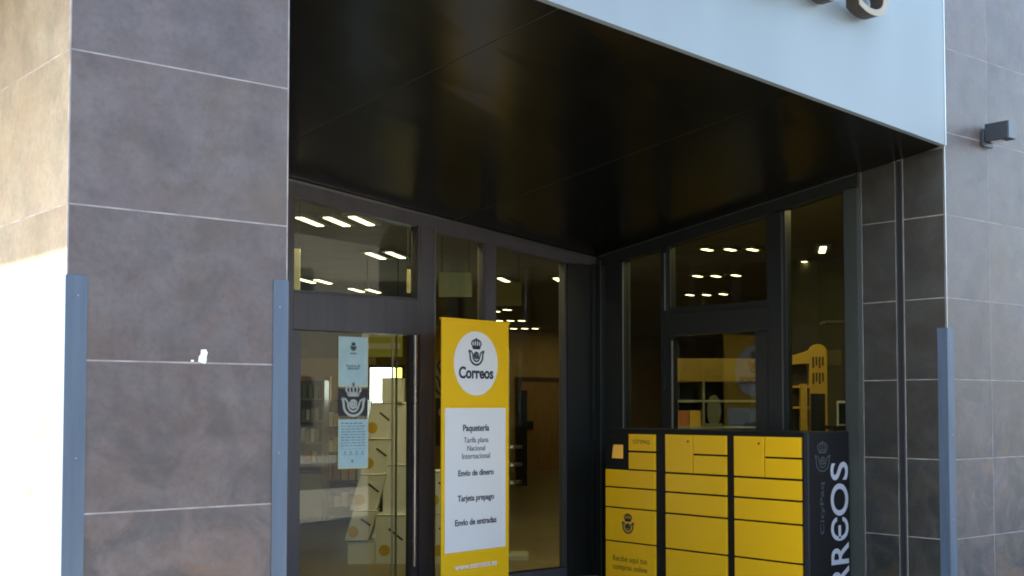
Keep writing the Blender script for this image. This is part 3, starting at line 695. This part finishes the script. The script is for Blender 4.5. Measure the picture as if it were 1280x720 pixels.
# leaflet rack right of the banner
t = cthing('leaflet_rack', 640, 12.6, 'white pole leaflet rack with curved trays just right of the banner', 'rack')
lb(t, 629, 637, 436, 694, 640, 12.6, 0, .05, z0=.02).build('upright', M('cream_metal', (.38, .34, .24), .4), t, local=True)
lb(t, 628, 660, 690, 697, 640, 12.6, -.2, .2, z0=.0).build('base', M('cream_base', (.5, .47, .36), .4), t, local=True)
for y in (560, 582, 604):
    m = MB(); pts = [(.12*cos(a_*pi/12), .10*sin(a_*pi/12)) for a_ in range(-8, 9)]
    m.ribbon(pts, .012, (-.02, 0, zz(y, 12.6)), XP, YN, ZP, 0, .03); m.build('tray', STEEL, t, local=True)
t = cthing('vending_machine', 651, 24, 'tall black cabinet machine standing before the far wooden door', 'machine')
lb(t, 645, 659, 488, 580, 651, 24, 0, .6, z0=0).build('machine_body', RUB, t, local=True)
lb(t, 647, 655, 497, 525, 651, 24, -.01, -.001, z0=None).build('glass_front', OPW, t, local=True)

# behind the side glazing
def XX(px, Z): return cp(px, Z)
t = cthing('display_unit', 893, 12.4, 'yellow-topped shelf unit seen through the side door glass', 'shelves')
Zd = 12.4
lb(t, 838, 950, 448, 477, 893, Zd, 0, .4).build('header', M('ochre_header', (.28, .18, .02), .5), t, local=True)
lb(t, 838, 950, 477, 640, 893, Zd, .38, .42, z0=0).build('back_panel', RUB, t, local=True)
for a in (838, 878, 946): lb(t, a, a+3, 477, 640, 893, Zd, 0, .38, z0=0).build('upright', SHLF, t, local=True)
for y in (500, 533, 570): lb(t, 841, 946, y, y+3, 893, Zd, 0.003, .377).build('shelf', CAB, t, local=True)
for px0, px1, y0, mt, lab in ((845, 861, 513, ORNG, 'orange carton on the middle shelf of the yellow-topped unit'), (862, 876, 513, CYEL, 'yellow carton beside the orange one on the yellow-topped unit')):
    o = cthing('display_carton', (px0+px1)/2, Zd+.06, lab, 'carton', z=zz(533, Zd))
    lb(o, px0, px1, y0, 533, (px0+px1)/2, Zd+.06, 0, .2, zbase=zz(533, Zd)).build('carton', mt, o, local=True)
o = cthing('oval_plaque', 893, Zd-.02, 'grey oval plaque standing on the shelf of the yellow-topped unit', 'plaque', z=zz(533, Zd))
MB().disc(0, .16, .07, .155, (0, 0, 0), XP, ZP, YN, -.05, -.03).build('oval', M('grey_oval', (.14, .15, .11), .5), o, local=True)
MB().box(-.08, .08, .02, .1, 0, .03).build('foot', SHLF, o, local=True)
# yellow totem
Zt = 11.6; t = cthing('cardboard_totem', 1008, Zt, 'yellow arched cardboard display totem behind the tall side pane', 'display')
w_ = lambda px: (px-1008)*Zt/1540
zc = lambda py: zz(py, Zt)
arch = [(w_(1012), zc(600)), (w_(1034), zc(600)), (w_(1034), zc(442))]+[(w_(1023)+w_(1019)*cos(a*pi/12), zc(440)+.075*sin(a*pi/12)) for a in range(1, 12)]+[(w_(1005), zc(440)), (w_(992), zc(444)), (w_(980), zc(447)), (w_(980), zc(600)), (w_(985), zc(600)), (w_(985), zc(456)), (w_(1012), zc(454))]
MB().prism(arch, (0, 0, 0), XP, ZP, YN, -.06, 0).build('cutout', CYEL, t, local=True)
lb(t, 1013, 1031, 492, 600, 1008, Zt, -.004, -.0005, bev=0).build('dark_field', RUB, t, local=True)
m = MB()
for yy in (446, 466):
    for k in range(4): m.box(w_(1015.5+k*4), w_(1017.8+k*4), -.004, -.0005, zc(yy+14-(k % 2)*3), zc(yy))
m.build('dark_print', M('brown_mark', (.1, .05, .01), .5), t, local=True)
lb(t, 985, 1012, 455, 600, 1008, Zt, .10, .13).build('back_panel', M('purple_brown', (.05, .03, .03), .5), t, local=True)
for y in (482, 508): lb(t, 985, 1012, y, y+3, 1008, Zt, 0, .1).build('shelf', CYEL, t, local=True)
lb(t, 1000, 1008, 480, 600, 1008, Zt, -.03, .05).build('side_card', CYEL, t, local=True)
o = cthing('mirror_frame', 1053, 11.0, 'small pale framed picture at the right edge of the tall side pane', 'frame', z=zz(532, 11))
lb(o, 1046, 1060, 501, 532, 1053, 11.0, 0, .02, zbase=zz(532, 11)).build('rim', CARD, o, local=True)
lb(o, 1048, 1059, 504, 530, 1053, 11.0, -.004, -.001, zbase=zz(532, 11), bev=0).build('picture', RUB, o, local=True)
o = cthing('picture_table', 1053, 11.0, 'dark side table under the small framed picture', 'table')
lb(o, 1040, 1075, 532, 537, 1053, 11.0, -.1, .3).build('top', RUB, o, local=True)
for a in (1042, 1070): lb(o, a, a+3, 537, 700, 1053, 11, 0, .04, z0=0).build('leg', RUB, o, local=True)
t = cthing('wall_shelf', 1045, 13.5, 'pale shelf board high on the dark inner wall behind the tall side pane', 'shelf', z=zz(404, 13.5))
lb(t, 1028, 1062, 402, 405, 1045, 13.5, -.2, .1, zbase=zz(404, 13.5), bev=0).build('board', CAB, t, local=True)
lb(t, 1034, 1052, 437, 456, 1045, 13.5, 0, .05, zbase=zz(404, 13.5), bev=0).build('lower_box', M('tan_box', (.3, .24, .14), .6), t, local=True)

# ------------------------------------------------------------------ across the street (seen only mirrored in the glass)
nb = thing('sky_block_building', (-14, 0, 0), 'unseen plain block added at the left end of the street to cut sky light', 'building')  # unseen block added to keep sky light out of the porch
MB().box(-26, -13, -32, -1, 0, 7).build('wall', STUC, nb)
ob = thing('opposite_building', (10, -17, 0), 'plain shaded brown rendered building across the street', 'building')
MB().box(-30, 60, -28, -17, 0, 7.5).build('wall', STUC, ob)
for i in range(16):
    x = -28+i*3.1
    if x > 19.5: break
    for z in (1.0, 4.4):
        MB().box(x, x+1.3, -16.99, -16.95, z, z+1.5).build('window', OPW, ob)

for o in bpy.data.objects:
    if '_o' in o: del o['_o']
    if '_z' in o: del o['_z']
